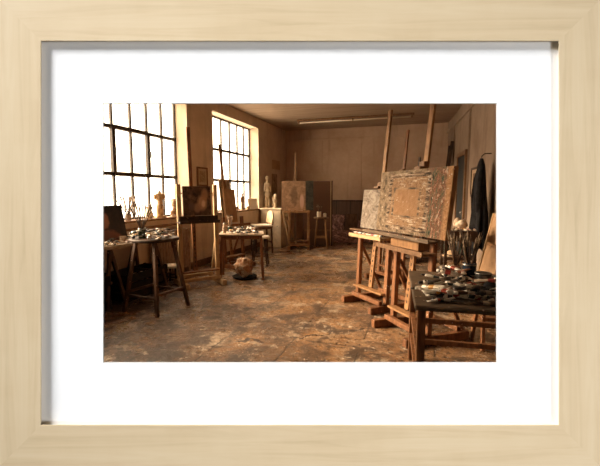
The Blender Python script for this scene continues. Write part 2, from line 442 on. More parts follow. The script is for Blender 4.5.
# reveals, sills
def lin(name, a, b, w, d, mat, hint=(0, 0, 1)):
    return struct(M().bar(a, b, w, d, hint).build(name, mat, bevel=.004))
k = 1
for (a, b) in (W1, W2):
    mm = M()
    mm.box((-4.24, a + .006, (ZS + ZT) / 2), (.29, .012, ZT - ZS)); mm.box((-4.24, b - .006, (ZS + ZT) / 2), (.29, .012, ZT - ZS))
    mm.box((-4.24, (a + b) / 2, ZT - .006), (.29, b - a, .012))
    struct(mm.build('trim_%d' % k, 'reveal_plaster')); k += 1
    mm = M(); mm.box((-4.215, (a + b) / 2, ZS + .005), (.31, b - a + .06, .03))
    struct(mm.build('trim_%d' % k, 'mid_wood', bevel=.005)); k += 1
# apron board below the front window
lin('trim_%d' % k, (-4.09, 2.3, .87), (-4.09, 6.2, .87), .15, .03, 'mid_wood'); k += 1
# picture rail on back and right wall
lin('trim_%d' % k, (XL, YB - .015, 2.975), (XR, YB - .015, 2.975), .03, .05, 'wall_back_plaster'); k += 1
lin('trim_%d' % k, (xr(2) - .02, 2, 3.02), (xr(YB) - .02, YB, 3.02), .03, .06, 'wall_right_shaded_plaster'); k += 1
# panel battens on back wall / right wall
for x in (-2.95, -1.78, -.6):
    lin('trim_%d' % k, (x, YB - .006, 1.2), (x, YB - .006, 2.95), .02, .012, 'wall_back_plaster', (0, 1, 0)); k += 1
for y in (10.1, 8.15, 5.75, 4.3):
    lin('trim_%d' % k, (xr(y) - .008, y, 0), (xr(y) - .008, y, 2.99), .06, .02, 'wall_right_shaded_plaster', (0, 1, 0)); k += 1
# dark boarded wainscot of the back wall
m = M(); m.box(((-2.62 + .5) / 2, YB - .02, .58), (3.12, .04, 1.16)); struct(m.build('trim_%d' % k, 'wainscot_wood')); k += 1
lin('trim_%d' % k, (-2.62, YB - .03, 1.175), (.5, YB - .03, 1.175), .06, .035, 'dark_wood'); k += 1
lin('baseboard_left', (XL + .012, y0w + .2, .06), (XL + .012, YB, .06), .024, .12, 'mid_wood', (0, 0, 1))

# windows of steel bars and dusty glass
def window(n, y0, y1, bars, trans, casement=None):
    w = bpy.data.objects.new('window_%d' % n, None); col.objects.link(w); w.location = (-4.36, (y0 + y1) / 2, ZS); struct(w)
    off = (y0 + y1) / 2
    def L(y): return y - off
    H = ZT - ZS
    m = M()
    for a, b in (((0, L(y0) + .02, 0), (0, L(y0) + .02, H)), ((0, L(y1) - .02, 0), (0, L(y1) - .02, H))): m.bar(a, b, .05, .05)
    for z in (.02, H - .02): m.bar((0, L(y0), z), (0, L(y1), z), .05, .05, (0, 0, 1))
    m.build('frame', 'window_steel', w)
    m = M()
    for y in bars: m.bar((0, L(y), 0), (0, L(y), H), .046, .035)
    m.build('mullion', 'window_steel', w)
    m = M()
    for z in trans: m.bar((0, L(y0), z - ZS), (0, L(y1), z - ZS), .048, .05, (0, 0, 1))
    m.build('transom', 'window_steel', w)
    m = M(); m.box((-.01, 0, H / 2), (.005, y1 - y0, H)); m.build('pane', 'window_pane', w)
    if casement:
        a, b, c, d = casement; m = M()
        for y in (a, b): m.bar((.02, L(y), c - ZS), (.02, L(y), d - ZS), .05, .065)
        for z in (c, d): m.bar((.02, L(a), z - ZS), (.02, L(b), z - ZS), .055, .06, (0, 0, 1))
        cs = m.build('casement', 'window_steel', w)
        M().box((.06, L(b), (c + d) / 2 - ZS), (.05, .02, .1)).build('handle', 'metal_dark', cs)
        M().box((.06, L(a), (c + d) / 2 - ZS), (.03, .02, .08)).build('hinge', 'metal_dark', cs)
window(1, *W1, [2.73, 3.11, 3.49, 3.87, 4.245, 4.62, 5.0, 5.37, 5.745], (1.683, 2.36), (4.62, 5.37, 1.683, 2.36))
window(2, *W2, [7.42, 7.81, 8.20, 8.585, 8.93], (1.683, 2.345))

# dark doorway in the right wall; near-black panel stands in for the unlit opening
def rwall(y, off, z): return V((xr(y) - off, y, z))
d = bpy.data.objects.new('door_1', None); col.objects.link(d); d.location = rwall(8.86, 0, 0); d.rotation_euler = (0, 0, R(4.5)); struct(d)
M().box((-.012, 0, 1.08), (.02, .92, 2.16)).build('opening_panel', 'opening_dark', d)
m = M(); m.box((-.025, .5, 1.12), (.05, .09, 2.24)).box((-.025, -.5, 1.12), (.05, .09, 2.24)).box((-.025, 0, 2.21), (.05, 1.09, .09))
m.build('door_frame', 'mid_wood', d, bevel=.006)
M().ell((-.06, -.36, 1.0), (.03, .03, .03), n=8).build('door_knob', 'tin', d, smooth=True)

# ------------------------------------------------------------------ fluorescent ceiling light
t_ = thing('ceiling_light', 'long unlit fluorescent batten light on the ceiling near the back wall', 'ceiling light', (-1.75, 9.72, 3.28))
M().box((0, 0, -.025), (2.9, .07, .05)).build('housing', 'mid_wood', t_, bevel=.006)
for y in (0,):
    M().tube([(-1.38, y, -.085), (1.38, y, -.085)], .016, 12).build('fluorescent_tube', 'tube_glass', t_, smooth=True)
for x in (-1.4, 0, 1.4): M().box((x, 0, -.075), (.03, .05, .05)).build('lamp_holder', 'mid_wood', t_)

# ------------------------------------------------------------------ picture frame with mat around the opening
def cs(a, b, d): return C0 + r * a + u * b + f * d       # frame coordinates: right, up, ahead
DF = .80; px = DF / FPX
fr_o = thing('picture_frame', 'pale maple wood picture frame with wide white mat around the studio view', 'picture frame', cs(0, 0, DF))
fr_o.matrix_world = Matrix(((r.x, f.x, u.x, 0), (r.y, f.y, u.y, 0), (r.z, f.z, u.z, 0), (0, 0, 0, 1)))
fr_o.location = cs(0, 0, DF)
OW, OH = 302.5 * px, 235.5 * px
IW, IH = 259 * px, 192 * px
def rail(length_o, length_i, depth, loc, ang):
    # local x along the rail, z outward; mitred ends; thin lip in front, rabbet behind
    m = M(); prof = [(0, .0014, 0), (0, .0004, .0010), (1, .0005, -.0035), (1, .004, 0), (1, .050, 0), (0, .050, .012), (0, .019, .012), (0, .007, .005)]
    rings = []
    for sgn in (-1, 1):
        ring = []
        for side, y, inset in prof:
            z = depth * side + inset
            ring.append(V((sgn * (length_i + (length_o - length_i) * z / depth), y, z)))
        rings.append(ring)
    m.loft(rings)
    return m.build('frame_rail', 'maple', fr_o, loc=loc, rot=(0, ang, 0))
rail(OW, IW, OH - IH, (0, 0, IH), 0)
rail(OW, IW, OH - IH, (0, 0, -IH), pi)
rail(OH, IH, OW - IW, (IW, 0, 0), pi / 2)
rail(OH, IH, OW - IW, (-IW, 0, 0), -pi / 2)
DM = .014
a_, b_ = 197 / FPX * (DF + DM), 129.8 / FPX * (DF + DM)
m = M()
X0, Z0 = IW + .03, IH + .03
bev = .0022
outer = [(-X0, -Z0), (X0, -Z0), (X0, Z0), (-X0, Z0)]
inn = [(-a_ , -b_), (a_, -b_), (a_, b_), (-a_, b_)]
inn2 = [(x + (bev if x < 0 else -bev) * .4, z + (bev if z < 0 else -bev) * .4) for x, z in inn]
vs = [(x, DM, z) for x, z in outer] + [(x, DM, z) for x, z in inn] + [(x, DM + bev, z) for x, z in inn2] + [(x, DM + bev, z) for x, z in outer]
fs = []
for i in range(4):
    j = (i + 1) % 4
    fs += [(i, j, 4 + j, 4 + i), (8 + i, 8 + j, 12 + j, 12 + i), (12 + i, 12 + j, j, i)]
m.add(vs, fs); m.cur = 1
m.add([vs[i] for i in range(4, 12)], [(i, (i + 1) % 4, 4 + (i + 1) % 4, 4 + i) for i in range(4)])
m.build('mat_board', ['mat_white', 'mat_core'], fr_o)
# deep sides closing the frame back to the wall
m = M(); ring0 = []; ring1 = []
for k_ in (1.0, .97):
    for x, z in ((-1, -1), (1, -1), (1, 1), (-1, 1)):
        p0 = cs(x * OW * k_ * .985, z * OH * k_ * .985, DF + .045)
        dd = DP - .04 - p0.dot(fh)
        p1 = p0 + fh * dd
        inv = fr_o.matrix_basis.inverted()
        ring0.append(inv @ p0); ring1.append(inv @ p1)
fs = []
for i in range(4):
    j = (i + 1) % 4
    fs += [(i, j, 8 + j, 8 + i), (4 + i, 12 + i, 12 + j, 4 + j), (i, 4 + i, 4 + j, j), (8 + i, 8 + j, 12 + j, 12 + i)]
M().add(ring0 + ring1, fs).build('box_side', 'maple', fr_o)

# partition wall with the opening, and an added unseen grey enclosure keeping sky light off the frame
def ps(s, z, d): q = fh * d + r * s; return (q.x, q.y, z)
def obox(m, s0, s1, z0, z1, d0, d1):
    return m.add([ps(s, z, d) for s in (s0, s1) for d in (d0, d1) for z in (z0, z1)], [(0, 1, 3, 2), (4, 6, 7, 5), (0, 4, 5, 1), (2, 3, 7, 6), (0, 2, 6, 4), (1, 5, 7, 3)])
zc = HC - DP * tan(P)
hw, hh = .585, .415
GS0, GS1, GD, GH = -7.0, 5.0, -5.5, 8.0
m = M()
obox(m, GS0, GS1, 0, zc - hh, DP - .04, DP + .08); obox(m, GS0, GS1, zc + hh, GH, DP - .04, DP + .08)
obox(m, GS0, -hw, zc - hh, zc + hh, DP - .04, DP + .08); obox(m, hw, GS1, zc - hh, zc + hh, DP - .04, DP + .08)
struct(m.build('wall_front', 'surround_grey'))
struct(obox(M(), GS0 - .1, GS0, 0, GH, GD, DP + .08).build('wall_skyblock_left', 'surround_grey'))
struct(obox(M(), GS1, GS1 + .1, 0, GH, GD, DP + .08).build('wall_skyblock_right', 'surround_grey'))
struct(obox(M(), GS0 - .1, GS1 + .1, 0, GH, GD - .1, GD).build('wall_skyblock_back', 'surround_grey'))
struct(obox(M(), GS0 - .1, GS1 + .1, GH, GH + .1, GD - .1, DP + .08).build('ceiling_skyblock', 'surround_grey'))
struct(obox(M(), GS0 - .1, GS1 + .1, -.1, 0, GD - .1, DP + .08).build('floor_skyblock', 'surround_floor_grey'))

# ------------------------------------------------------------------ easels
def easel(label, O, yaw, half=.33, up_h=.9, mast_top=2.3, lean=6, tray_z=.88, tray=(-.5, .5), drawer=None,
          toe=-.3, heel=.38, clamp=1.65, mat='easel_wood', high_posts=False, holes=True, base=True, tray_mat=None, group='studio easels', post_w=.05, mast_x=0, mast_mat='easel_wood_pale', mast_bot=.2, clamp_on=True):
    E = thing('easel', label, 'easel', (O[0], O[1], 0), R(yaw), group)
    tl = tan(R(lean)); tu = tan(R(2.0))
    for s in (-1, 1):
        x = s * half
        m = M(); m.bar((x, toe, .04), (x, heel, .04), .065, .08, (0, 0, 1))
        m.box((x, toe + .05, .012), (.07, .09, .024)).box((x, heel - .05, .012), (.07, .09, .024))
        m.build('runner', mat, E, bevel=.006)
        M().bar((x, 0, .08), (x, tu * up_h, up_h), .062, .05, (0, 1, 0)).build('upright', mat, E, bevel=.005)
        M().bar((x, .04 + tu * .7, .70), (x, heel - .06, .09), .035, .025, (1, 0, 0)).build('brace', mat, E, bevel=.003)
    M().bar((-half, -.036, .21), (half, -.036, .21), .022, .085, (0, 1, 0)).build('cross_rail', mast_mat, E, bevel=.003)
    M().bar((-half, toe + .16, .105), (half, toe + .16, .105), .05, .05, (0, 1, 0)).build('base_rail', mat, E, bevel=.004)
    M().bar((-half, heel - .1, .105), (half, heel - .1, .105), .05, .05, (0, 1, 0)).build('base_rail', mat, E, bevel=.004)
    # centre post with ratchet holes, then the mast above it
    yb = .05
    m = M(); m.bar((mast_x, yb + tl * mast_bot, mast_bot), (mast_x, yb + tl * clamp, clamp), post_w, .03, (0, 1, 0))
    if holes:
        m.cur = 1
        z = mast_bot + .08
        while z < min(tray_z, clamp) - .05:
            m.box((mast_x, yb + tl * z - .0155, z), (.016, .004, .03)); z += .065
    m.build('centre_post', [mast_mat, 'dark_wood'], E)
    mo = M().bar((mast_x, yb + .02 + tl * (clamp - .3), clamp - .3), (mast_x, yb + .02 + tl * mast_top, mast_top), post_w, .028, (0, 1, 0)).build('mast', mast_mat, E, bevel=.003)
    if clamp_on:
        m = M(); y = yb + tl * clamp
        m.box((mast_x, y - .035, clamp + .02), (post_w + .03, .10, .03)).box((mast_x, y - .005, clamp + .055), (post_w + .016, .05, .06))
        m.tube([(mast_x - post_w * .5 - .03, y, clamp + .06), (mast_x - post_w * .5, y, clamp + .06)], .014, 8)
        m.build('clamp', 'mid_wood', mo, bevel=.004)
    # tray
    tm = tray_mat or mat
    y = tu * tray_z - .03
    m = M(); m.box(((tray[0] + tray[1]) / 2, y - .06, tray_z), (tray[1] - tray[0], .15, .025))
    m.box(((tray[0] + tray[1]) / 2, y - .142, tray_z + .006), (tray[1] - tray[0], .016, .045))
    m.build('tray', tm, E, bevel=.003)
    if drawer:
        M().box(((drawer[0] + drawer[1]) / 2, y - .02, (drawer[2] + drawer[3]) / 2), (drawer[1] - drawer[0], .13, drawer[3] - drawer[2])).build('paint_drawer', 'easel_wood_pale', E, bevel=.004)
    if high_posts:
        zt = high_posts
        for z in (tray_z + .43,):
            M().bar((-half, tu * z + .03, z), (half, tu * z + .03, z), .02, .05, (0, 1, 0)).build('top_rail', mat, E)
    return E

def canvas(label, E, x0, x1, z0, z1, face, lean=6, y0=0.0, depth=.035, relief=0, cat='painting', name='painting', edge='pale_plank', back=None):
    """canvas standing on an easel; E gives the floor frame"""
    Mx = Matrix.Translation(E.location) @ Matrix.Rotation(E.rotation_euler.z, 4, 'Z')
    tl = tan(R(lean))
    p = Mx @ V(((x0 + x1) / 2, y0 + tl * z0, z0))
    T = thing(name, label, cat, p, E.rotation_euler.z, rx=-R(lean))
    w, h = x1 - x0, (z1 - z0) / cos(R(lean))
    M().box((0, 0, h / 2), (w, depth, h)).build('stretcher', edge, T, bevel=.003)
    m = M(); nu, nv = (64, 36) if relief else (2, 2)
    def fn(a, b):
        q = 0
        if relief:
            q = relief * max(0, noise.noise(V((a * 17, b * 11, 3.1))) + .5 * noise.noise(V((a * 50, b * 28, 7)))) * (1 if 0 < a < 1 and 0 < b < 1 else 0)
        return ((a - .5) * w, -depth / 2 - .002 - q, b * h)
    m.grid(fn, nu, nv).build('painted_face', face, T, smooth=bool(relief))
    return T

# F: big abstract in front
EF = easel('brown H-frame easel with paint drawer carrying the big crusted abstract', (-.108, 3.90), -53, half=.285, up_h=.96, mast_top=2.75,
           tray_z=.85, tray=(-.42, .36), drawer=(-.24, .22, .868, .955), clamp=1.63, toe=-.25, heel=.46, mast_x=-.145, post_w=.068, mat='easel_wood', tray_mat='mid_wood')
canvas('large crusted tan abstract painting with nested rectangles on the foremost easel', EF, -.73, .44, .985, 1.63, 'abstract_frames_paint', 6, -.05, .05, .014, edge='easel_wood_pale')
# D: pale abstract
ED = easel('brown H-frame easel left of the big abstract, holding a small pale canvas', (-.597, 4.77), -46, half=.285, up_h=.90, mast_top=2.43, lean=6,
           tray_z=.87, tray=(-.30, .34), clamp=1.45, toe=-.24, heel=.44, mast_x=-.11, post_w=.062, tray_mat='pale_plank')
canvas('small pale grey abstract painting on the easel left of the big abstract', ED, -.31, .24, .955, 1.44, 'pale_abstract', 6, -.05, .03)
# E: behind, mast and legs show
EE = easel('easel half hidden behind the big abstract, only mast and legs showing', (-.50, 6.35), -40, half=.26, up_h=.85, mast_top=2.41, lean=6,
           tray_z=.80, tray=(-.35, .35), clamp=1.70, mast_mat='easel_wood', post_w=.05, tray_mat='dark_wood')
canvas('canvas hidden mostly behind the big abstract on the rear easel', EE, -.22, .45, .86, 1.62, 'dim_paint', 6, -.05, .03)
# thin pole behind
EG = easel('farthest easel on the right with a thin dark mast by the back wall', (-.25, 8.3), -35, half=.25, up_h=.8, mast_top=2.14, lean=4, tray_z=.78, tray=(-.3, .3),
           clamp=1.6, mast_mat='dark_wood', mat='dark_wood', post_w=.05)
# A: window easel with still life
EA = easel('tall easel by the window pier holding the dark still life', (-3.26, 5.12), 52, half=.285, up_h=1.53, mast_top=2.40, lean=4, tray_z=.965, tray=(-.33, .28),
           clamp=1.50, heel=.32, toe=-.28, mat='pale_plank', tray_mat='dark_wood', high_posts=1.5, post_w=.055, mast_x=-.05, clamp_on=False, mast_mat='easel_wood')
M().box((-.02, -.055, 1.02), (.60, .02, .075)).build('ledge_board', 'dark_wood', EA)
canvas('dark brown still life painting on the window easel', EA, -.225, .205, 1.06, 1.50, 'still_life_paint', 4, -.05, .03, edge='mid_wood')
# B: easel seen edge-on by the second window
EB = easel('easel seen edge-on before the far window with stacked boards', (-3.45, 6.62), 72, half=.24, up_h=.95, mast_top=2.33, lean=7, tray_z=.80, tray=(-.3, .3),
           clamp=1.62, mat='easel_wood', post_w=.05, clamp_on=False)
canvas('tall tan board seen edge-on on the easel before the far window', EB, -.15, .13, .84, 1.47, 'back_of_canvas', 7, -.05, .05, name='canvas_board', cat='board', edge='easel_wood_pale')
canvas('narrow pale board leaning behind the tan board on the edge-on easel', EB, -.09, .17, .84, 1.66, 'sketch_sheet', 7, .10, .03, name='canvas_board', cat='board', edge='pale_plank')
# C: back-left easel
EC = easel('pale wooden easel at the back wall with a brown interior painting', (-3.0, 9.25), 15, half=.24, up_h=.97, mast_top=2.42, lean=4, tray_z=.93, tray=(-.36, .28),
           clamp=1.69, mat='easel_wood_pale', post_w=.05, mast_mat='mid_wood', mast_x=-.10)
canvas('brown interior painting with pale figure on the back easel', EC, -.44, .36, .965, 1.70, 'interior_paint', 4, -.04, .03)
bd = thing('display_board', 'large dark brown board standing behind the back easel', 'board', (-2.68, 9.86, 0), R(15), rx=-R(2))
M().box((0, 0, .86), (.78, .03, 1.70)).build('panel', 'umber_paint', bd)
M().box((.375, -.012, .86), (.035, .05, 1.72)).build('edge_batten', 'dark_wood', bd)
M().box((.345, -.016, .86), (.02, .03, 1.70)).build('edge_batten', 'pale_plank', bd)
M().box((0, -.016, .42), (.70, .02, .05)).build('cross_batten', 'mid_wood', bd)

# ------------------------------------------------------------------ paint tubes
def tube_thing(L, rad, mat, cap, label, group):
    T = thing('paint_tube', label, 'paint tube', group=group)
    rings = []; n = 12
    for i in range(7):
        q = i / 6; x = L * .5 - L * .86 * q
        w = rad * (1 + .28 * q ** 2); h = rad * max(.10, 1 - q ** 1.4 * .9)
        z = rad * .2 * sin(q * 5 + L * 90) * q
        rings.append([V((x, w * cos(2 * pi * k / n), z + h * sin(2 * pi * k / n))) for k in range(n)])
    rings.insert(0, [V((L * .5 + .012, .45 * rad * cos(2 * pi * k / n), .45 * rad * sin(2 * pi * k / n))) for k in range(n)])
    M().loft(rings).build('tube_body', mat, T, smooth=True)
    M().tube([(L * .5 + .008, 0, 0), (L * .5 + .036, 0, 0)], [rad * .62, rad * .5], 10).build('cap', cap, T, smooth=True)
    return T
protos = {}
def put_tube(kind, L, rad, loc, rz, ry, label, group):
    key = (kind, L, rad)
    cap = 'cap_white' if kind in (3, 4, 6) else ('cap_dark' if kind != 0 else 'cap_white')
    if key not in protos:
        o = protos[key] = tube_thing(L, rad, TUBES[kind], cap, label, group)
    else:
        o = copy_tree(protos[key])
    o['label'] = label; o['group'] = group
    o.location = loc; o.rotation_euler = (rnd.uniform(-.5, .5), ry, rz)
    return o
KN = ['white paint tube with dark red band', 'off-white paint tube with black band', 'cream paint tube with ochre band',
      'dark brown paint tube with tan band', 'grey squeezed paint tube with red band', 'black paint tube with grey band', 'rust brown paint tube with cream band']

# ------------------------------------------------------------------ bench G with its pile
def table(name, label, loc, rz, w, dpt, h, top_mat, leg_mat, th=.035, leg=.06, inset=.05, splay=0, apron=.08, stretch=None, cat='table'):
    T = thing(name, label, cat, loc, rz)
    M().box((0, 0, h - th / 2), (w, dpt, th)).build('table_top', top_mat, T, bevel=.006)
    for sx in (-1, 1):
        for sy in (-1, 1):
            x, y = sx * (w / 2 - inset), sy * (dpt / 2 - inset)
            M().bar((x + sx * splay, y + sy * splay, 0), (x, y, h - th), leg, leg, (0, 1, 0)).build('leg', leg_mat, T, bevel=.004)
    if apron:
        for sy in (-1, 1): M().box((0, sy * (dpt / 2 - inset), h - th - apron / 2), (w - 2 * inset - leg, .02, apron)).build('apron', leg_mat, T)
        for sx in (-1, 1): M().box((sx * (w / 2 - inset), 0, h - th - apron / 2), (.02, dpt - 2 * inset - leg, apron)).build('apron', leg_mat, T)
    if stretch:
        for z in stretch:
            for sy in (-1, 1): M().box((0, sy * (dpt / 2 - inset), z), (w - 2 * inset - leg, .03, .04)).build('stretcher', leg_mat, T)
            for sx in (-1, 1): M().box((sx * (w / 2 - inset), 0, z + .05), (.03, dpt - 2 * inset - leg, .04)).build('stretcher', leg_mat, T)
    return T
GA = R(4.2)
gx_, gy_ = V((cos(GA), sin(GA), 0)), V((-sin(GA), cos(GA), 0))
g0 = V((-.035, 2.285, 0))
def G(x, y, z): return g0 + gx_ * x + gy_ * y + V((0, 0, z))
GZ = .75
table('work_table', 'paint-stained dark work table heaped with paint tubes in the right foreground', G(.46, .53, 0), GA, .92, 1.06, GZ, 'bench_wood', 'easel_wood', th=.028, leg=.048, inset=.04, apron=0, stretch=(.16, .34))
placed = []
def pile(n, fx, fy, zbase, Ls, kinds, where, group, layer=.03, org=G, mind=.05, rz0=None, maxl=3, rads=(.016, .02, .024)):
    pts = []
    for i in range(n):
        for _ in range(40):
            x, y = fx(), fy()
            lay = sum(1 for a, b in pts if (a - x) ** 2 + (b - y) ** 2 < mind ** 2)
            if lay < maxl: break
        pts.append((x, y))
        kd = rnd.choice(kinds); L = rnd.choice(Ls); rad = rnd.choice(rads)
        rz = rnd.uniform(-pi, pi) if rz0 is None else rz0 + rnd.gauss(0, .42) + rnd.choice((0, 0, pi))
        put_tube(kd, L, rad, org(x, y, zbase + rad + .002 + lay * layer), rz, rnd.uniform(-.06, .14) * lay, KN[kd] + ' ' + where, group)
pile(72, lambda: rnd.uniform(.08, .66), lambda: rnd.uniform(.09, .60), GZ, (.14, .17, .20), (0, 0, 0, 1, 1, 2, 3, 5, 4, 5), 'in front of the heap on the right table', 'paint tubes heaped on the right work table', rz0=.45, mind=.065, maxl=4, layer=.024, rads=(.012, .014, .017))
pile(26, lambda: rnd.uniform(.22, .62), lambda: rnd.uniform(.55, .85), GZ, (.12, .15), (3, 5, 6, 4, 2, 0), 'behind the heap on the right table', 'paint tubes at the back of the right work table', mind=.06)
# a couple of flat palettes and rags in the heap
for (x, y, s, lb) in ((.50, .33, .085, 'dark crumpled paint rag among the tubes on the right table'), (.30, .60, .07, 'brown crumpled rag behind the tube heap on the right table')):
    m = M()
    for i in range(7): m.ell((rnd.uniform(-s, s), rnd.uniform(-s, s) * .8, s * .35 + rnd.uniform(0, s * .4)), (s * rnd.uniform(.4, .7), s * rnd.uniform(.3, .6), s * .35), Matrix.Rotation(rnd.uniform(0, 3), 3, 'Z'), 6)
    tag(m.build('paint_rag', 'dark_cloth' if s > .08 else 'rag_pale', loc=G(x, y, GZ), remesh=.008), lb, 'rag')

# brushes
def brush_thing(L, pale, label, group, thick=.0045, hmat='mid_wood'):
    T = thing('paint_brush', label, 'paint brush', group=group)
    M().tube([(0, 0, 0), (0, 0, L * .35), (0, 0, L * .72)], [thick * .5, thick, thick * .95], 7).build('handle', hmat, T, smooth=True)
    M().tube([(0, 0, L * .72), (0, 0, L * .84)], [thick * 1.0, thick * 1.35], 7).build('ferrule', 'ferrule', T, smooth=True)
    M().tube([(0, 0, L * .84), (0, 0, L * .92), (0, 0, L)], [thick * 1.3, thick * 1.5, thick * .4], 7, .6).build('bristles', 'bristle_pale' if pale else 'bristle', T, smooth=True)
    return T
bp = {}
def brushes(loc, n, L, spread, label, group, rim, thick=.0045, hm=('mid_wood', 'dark_wood', 'pale_plank'), height=.1):
    for i in range(n):
        kd = (i % 2, L, thick, hm[i % len(hm)])
        if kd not in bp: o = bp[kd] = brush_thing(L, kd[0], label, group, thick, kd[3])
        else: o = copy_tree(bp[kd])
        o['label'] = label; o['group'] = group
        a = 2 * pi * i / n + rnd.uniform(-.3, .3); q = rnd.uniform(.35, 1) * spread
        hgt = rnd.uniform(.0, .06)
        dirv = V((cos(a) * sin(q), sin(a) * sin(q), cos(q)))
        top = V(loc) + V((cos(a) * rim * .7, sin(a) * rim * .7, height))
        start = top - dirv * (height - .008) / cos(q)
        o.location = start + V((0, 0, .004 + hgt))
        o.rotation_euler = V((0, 0, 1)).rotation_difference(dirv).to_euler()
def jar(name, label, loc, rad, h, mat, cat='jar', rim=True, lip='tin'):
    T = thing(name, label, cat, loc)
    m = M(); m.lathe([(rad * .9, 0), (rad, .01), (rad, h * .9), (rad * 1.04, h * .95), (rad * 1.04, h), (rad * .93, h), (rad * .92, h * .5), (rad * .88, .012)], 20)
    m.build('jar_body', mat, T, smooth=True)
    if rim: M().lathe([(rad * 1.0, h * .86), (rad * 1.09, h * .88), (rad * 1.09, h * .94), (rad * 1.0, h * .96)], 20).build('rim_band', lip, T, smooth=True)
    return T
def J(x, y): return G(x, y, GZ)
jar('brush_jar', 'dark blue jar stuffed with brushes at back of right table', J(.43, .80), .048, .13, 'blue_jar')
brushes(J(.43, .80), 22, .31, .36, 'paintbrush in the dark blue jar on the right table', 'brushes in the dark blue jar', .048, .0042, ('dark_wood', 'stool_wood', 'dark_wood', 'mid_wood', 'bench_wood'), height=.13)
jar('brush_jar', 'small brass-coloured tin of brushes left of the dark blue jar', J(.345, .86), .032, .10, 'ferrule')
brushes(J(.345, .86), 12, .32, .36, 'paintbrush in the small brass-coloured tin on the right table', 'brushes in the brass-coloured tin', .032, .0042, ('dark_wood', 'mid_wood', 'dark_wood'), height=.10)
jar('paint_tin', 'squat grey paint tin with dark rim at right edge of table', J(.50, .67), .055, .085, 'tin', 'tin', lip='metal_dark')
jar('paint_tin', 'dark paint tin behind the tube heap near the table edge', J(.60, .50), .05, .07, 'metal_dark', 'tin')

# ------------------------------------------------------------------ right wall things
def framed(name, label, loc, rz, w, h, art, fmat, rx=0, cat='picture', mount='mount_cream', fw=.03):
    T = thing(name, label, cat, loc, rz, rx=rx)
    m = M()
    for s in (-1, 1): m.box((s * (w / 2 - fw / 2), 0, h / 2), (fw, .03, h)).box((0, 0, h / 2 + s * (h / 2 - fw / 2)), (w, .03, fw))
    m.build('frame', fmat, T, bevel=.003)
    M().box((0, .005, h / 2), (w - fw, .012, h - fw)).build('mount', mount, T)
    M().grid(lambda a, b: ((a - .5) * w * .6, -.003, h * .2 + b * h * .6), 2, 2).build('drawing', art, T)
    return T
RZ = R(4.5) - pi / 2
p = rwall(7.40, .02, 1.33)
framed('framed_picture', 'small framed drawing hanging on the right wall beside the dark doorway', p, RZ, .72, .52, 'dim_paint', 'dark_wood', mount='paper_old', fw=.04)
p = V((XL + .02, 6.57, 1.53))
framed('framed_picture', 'small framed drawing on the pier between the two windows', p, pi / 2, .36, .36, 'sketch_sheet', 'mid_wood', mount='mount_cream')
# papers pinned at the back-left wall
m = M(); m.grid(lambda a, b: (.004 + .01 * sin(a * 3) * (1 - b), a * .62, b * .26), 6, 4)
tag(m.build('paper_sheet', 'paper_old', loc=(XL + .003, 10.18, 2.07)), 'sheet of yellowed paper pinned high on the left wall past the far window', 'paper')
m = M(); m.grid(lambda a, b: (.004 + .01 * sin(a * 3) * (1 - b), a * .42, b * .62), 6, 4)
tag(m.build('paper_sheet', 'sketch_sheet', loc=(XL + .003, 10.15, 1.32)), 'drawing sheet pinned on the left wall below the yellowed paper', 'paper')

# coat
T = thing('hanging_coat', 'long black coat hanging from a hook on the right wall', 'coat', rwall(6.25, .17, 0), R(4.5))
rings = []
prof = [(1.90, .02, .025), (1.86, .035, .05), (1.80, .05, .09), (1.70, .06, .12), (1.55, .07, .13), (1.35, .08, .15), (1.1, .10, .19), (.85, .115, .22), (.62, .12, .24), (.55, .12, .23)]
n = 48
for z, a, b in prof:
    q = (1.9 - z) / 1.3
    rings.append([V((a * cos(2 * pi * k / n) * (1 + .30 * q * sin(k * 2 * pi / n * 6 + z)), .05 * q * sin(z * 4) + b * sin(2 * pi * k / n) * (1 + .16 * q * sin(k * 2 * pi / n * 9)), z + (.05 * sin(k * 2 * pi / n * 3) if z < .6 else 0))) for k in range(n)])
M().loft(rings).build('coat_body', 'dark_cloth', T, smooth=True)
for s in (-1, 1):
    M().tube([(0, s * .08, 1.78), (-.03, s * .12, 1.6), (-.05, s * .15, 1.35), (-.04, s * .16, 1.12)], [.035, .045, .045, .04], 12).build('sleeve', 'dark_cloth', T, smooth=True)
M().tube([(.13, 0, 1.97), (.04, 0, 1.97), (.0, 0, 1.93), (.0, 0, 1.885)], .008, 8).build('hanger_loop', 'metal_dark', T)
# dark rolls leaning in the back-right corner
for (y, h, lb) in ((10.4, 2.55, 'tall dark plank leaning in the back right corner'), (10.05, 2.62, 'taller dark plank leaning nearer to the doorway')):
    q = M().bar((0, 0, 0), (.24, 0, h), .07, .04, (0, 1, 0)).build('leaning_plank', 'dark_wood', loc=(xr(y) - .30, y, .01))
    tag(q, lb, 'plank')
# leaning boards right edge
T = thing('leaning_canvas', 'tan canvas back leaning against the right wall behind the work table', 'canvas', (.75, 5.38, .02), RZ, rx=-R(11))
M().box((0, 0, .56), (1.0, .03, 1.12)).build('stretcher', 'pale_plank', T, bevel=.004)
M().grid(lambda a, b: ((a - .5) * .92, -.017, .04 + b * 1.04), 2, 2).build('canvas_back', 'back_of_canvas', T)
M().box((-.475, -.02, .56), (.05, .014, 1.12)).build('side_bar', 'pale_plank', T)
T = thing('leaning_canvas', 'lower orange-tan canvas leaning in front of the taller one', 'canvas', (.62, 4.88, .02), RZ, rx=-R(13))
M().box((0, 0, .40), (.70, .03, .80)).build('stretcher', 'easel_wood_pale', T, bevel=.004)
M().grid(lambda a, b: ((a - .5) * .62, -.017, .04 + b * .72), 2, 2).build('canvas_back', 'back_of_canvas', T)
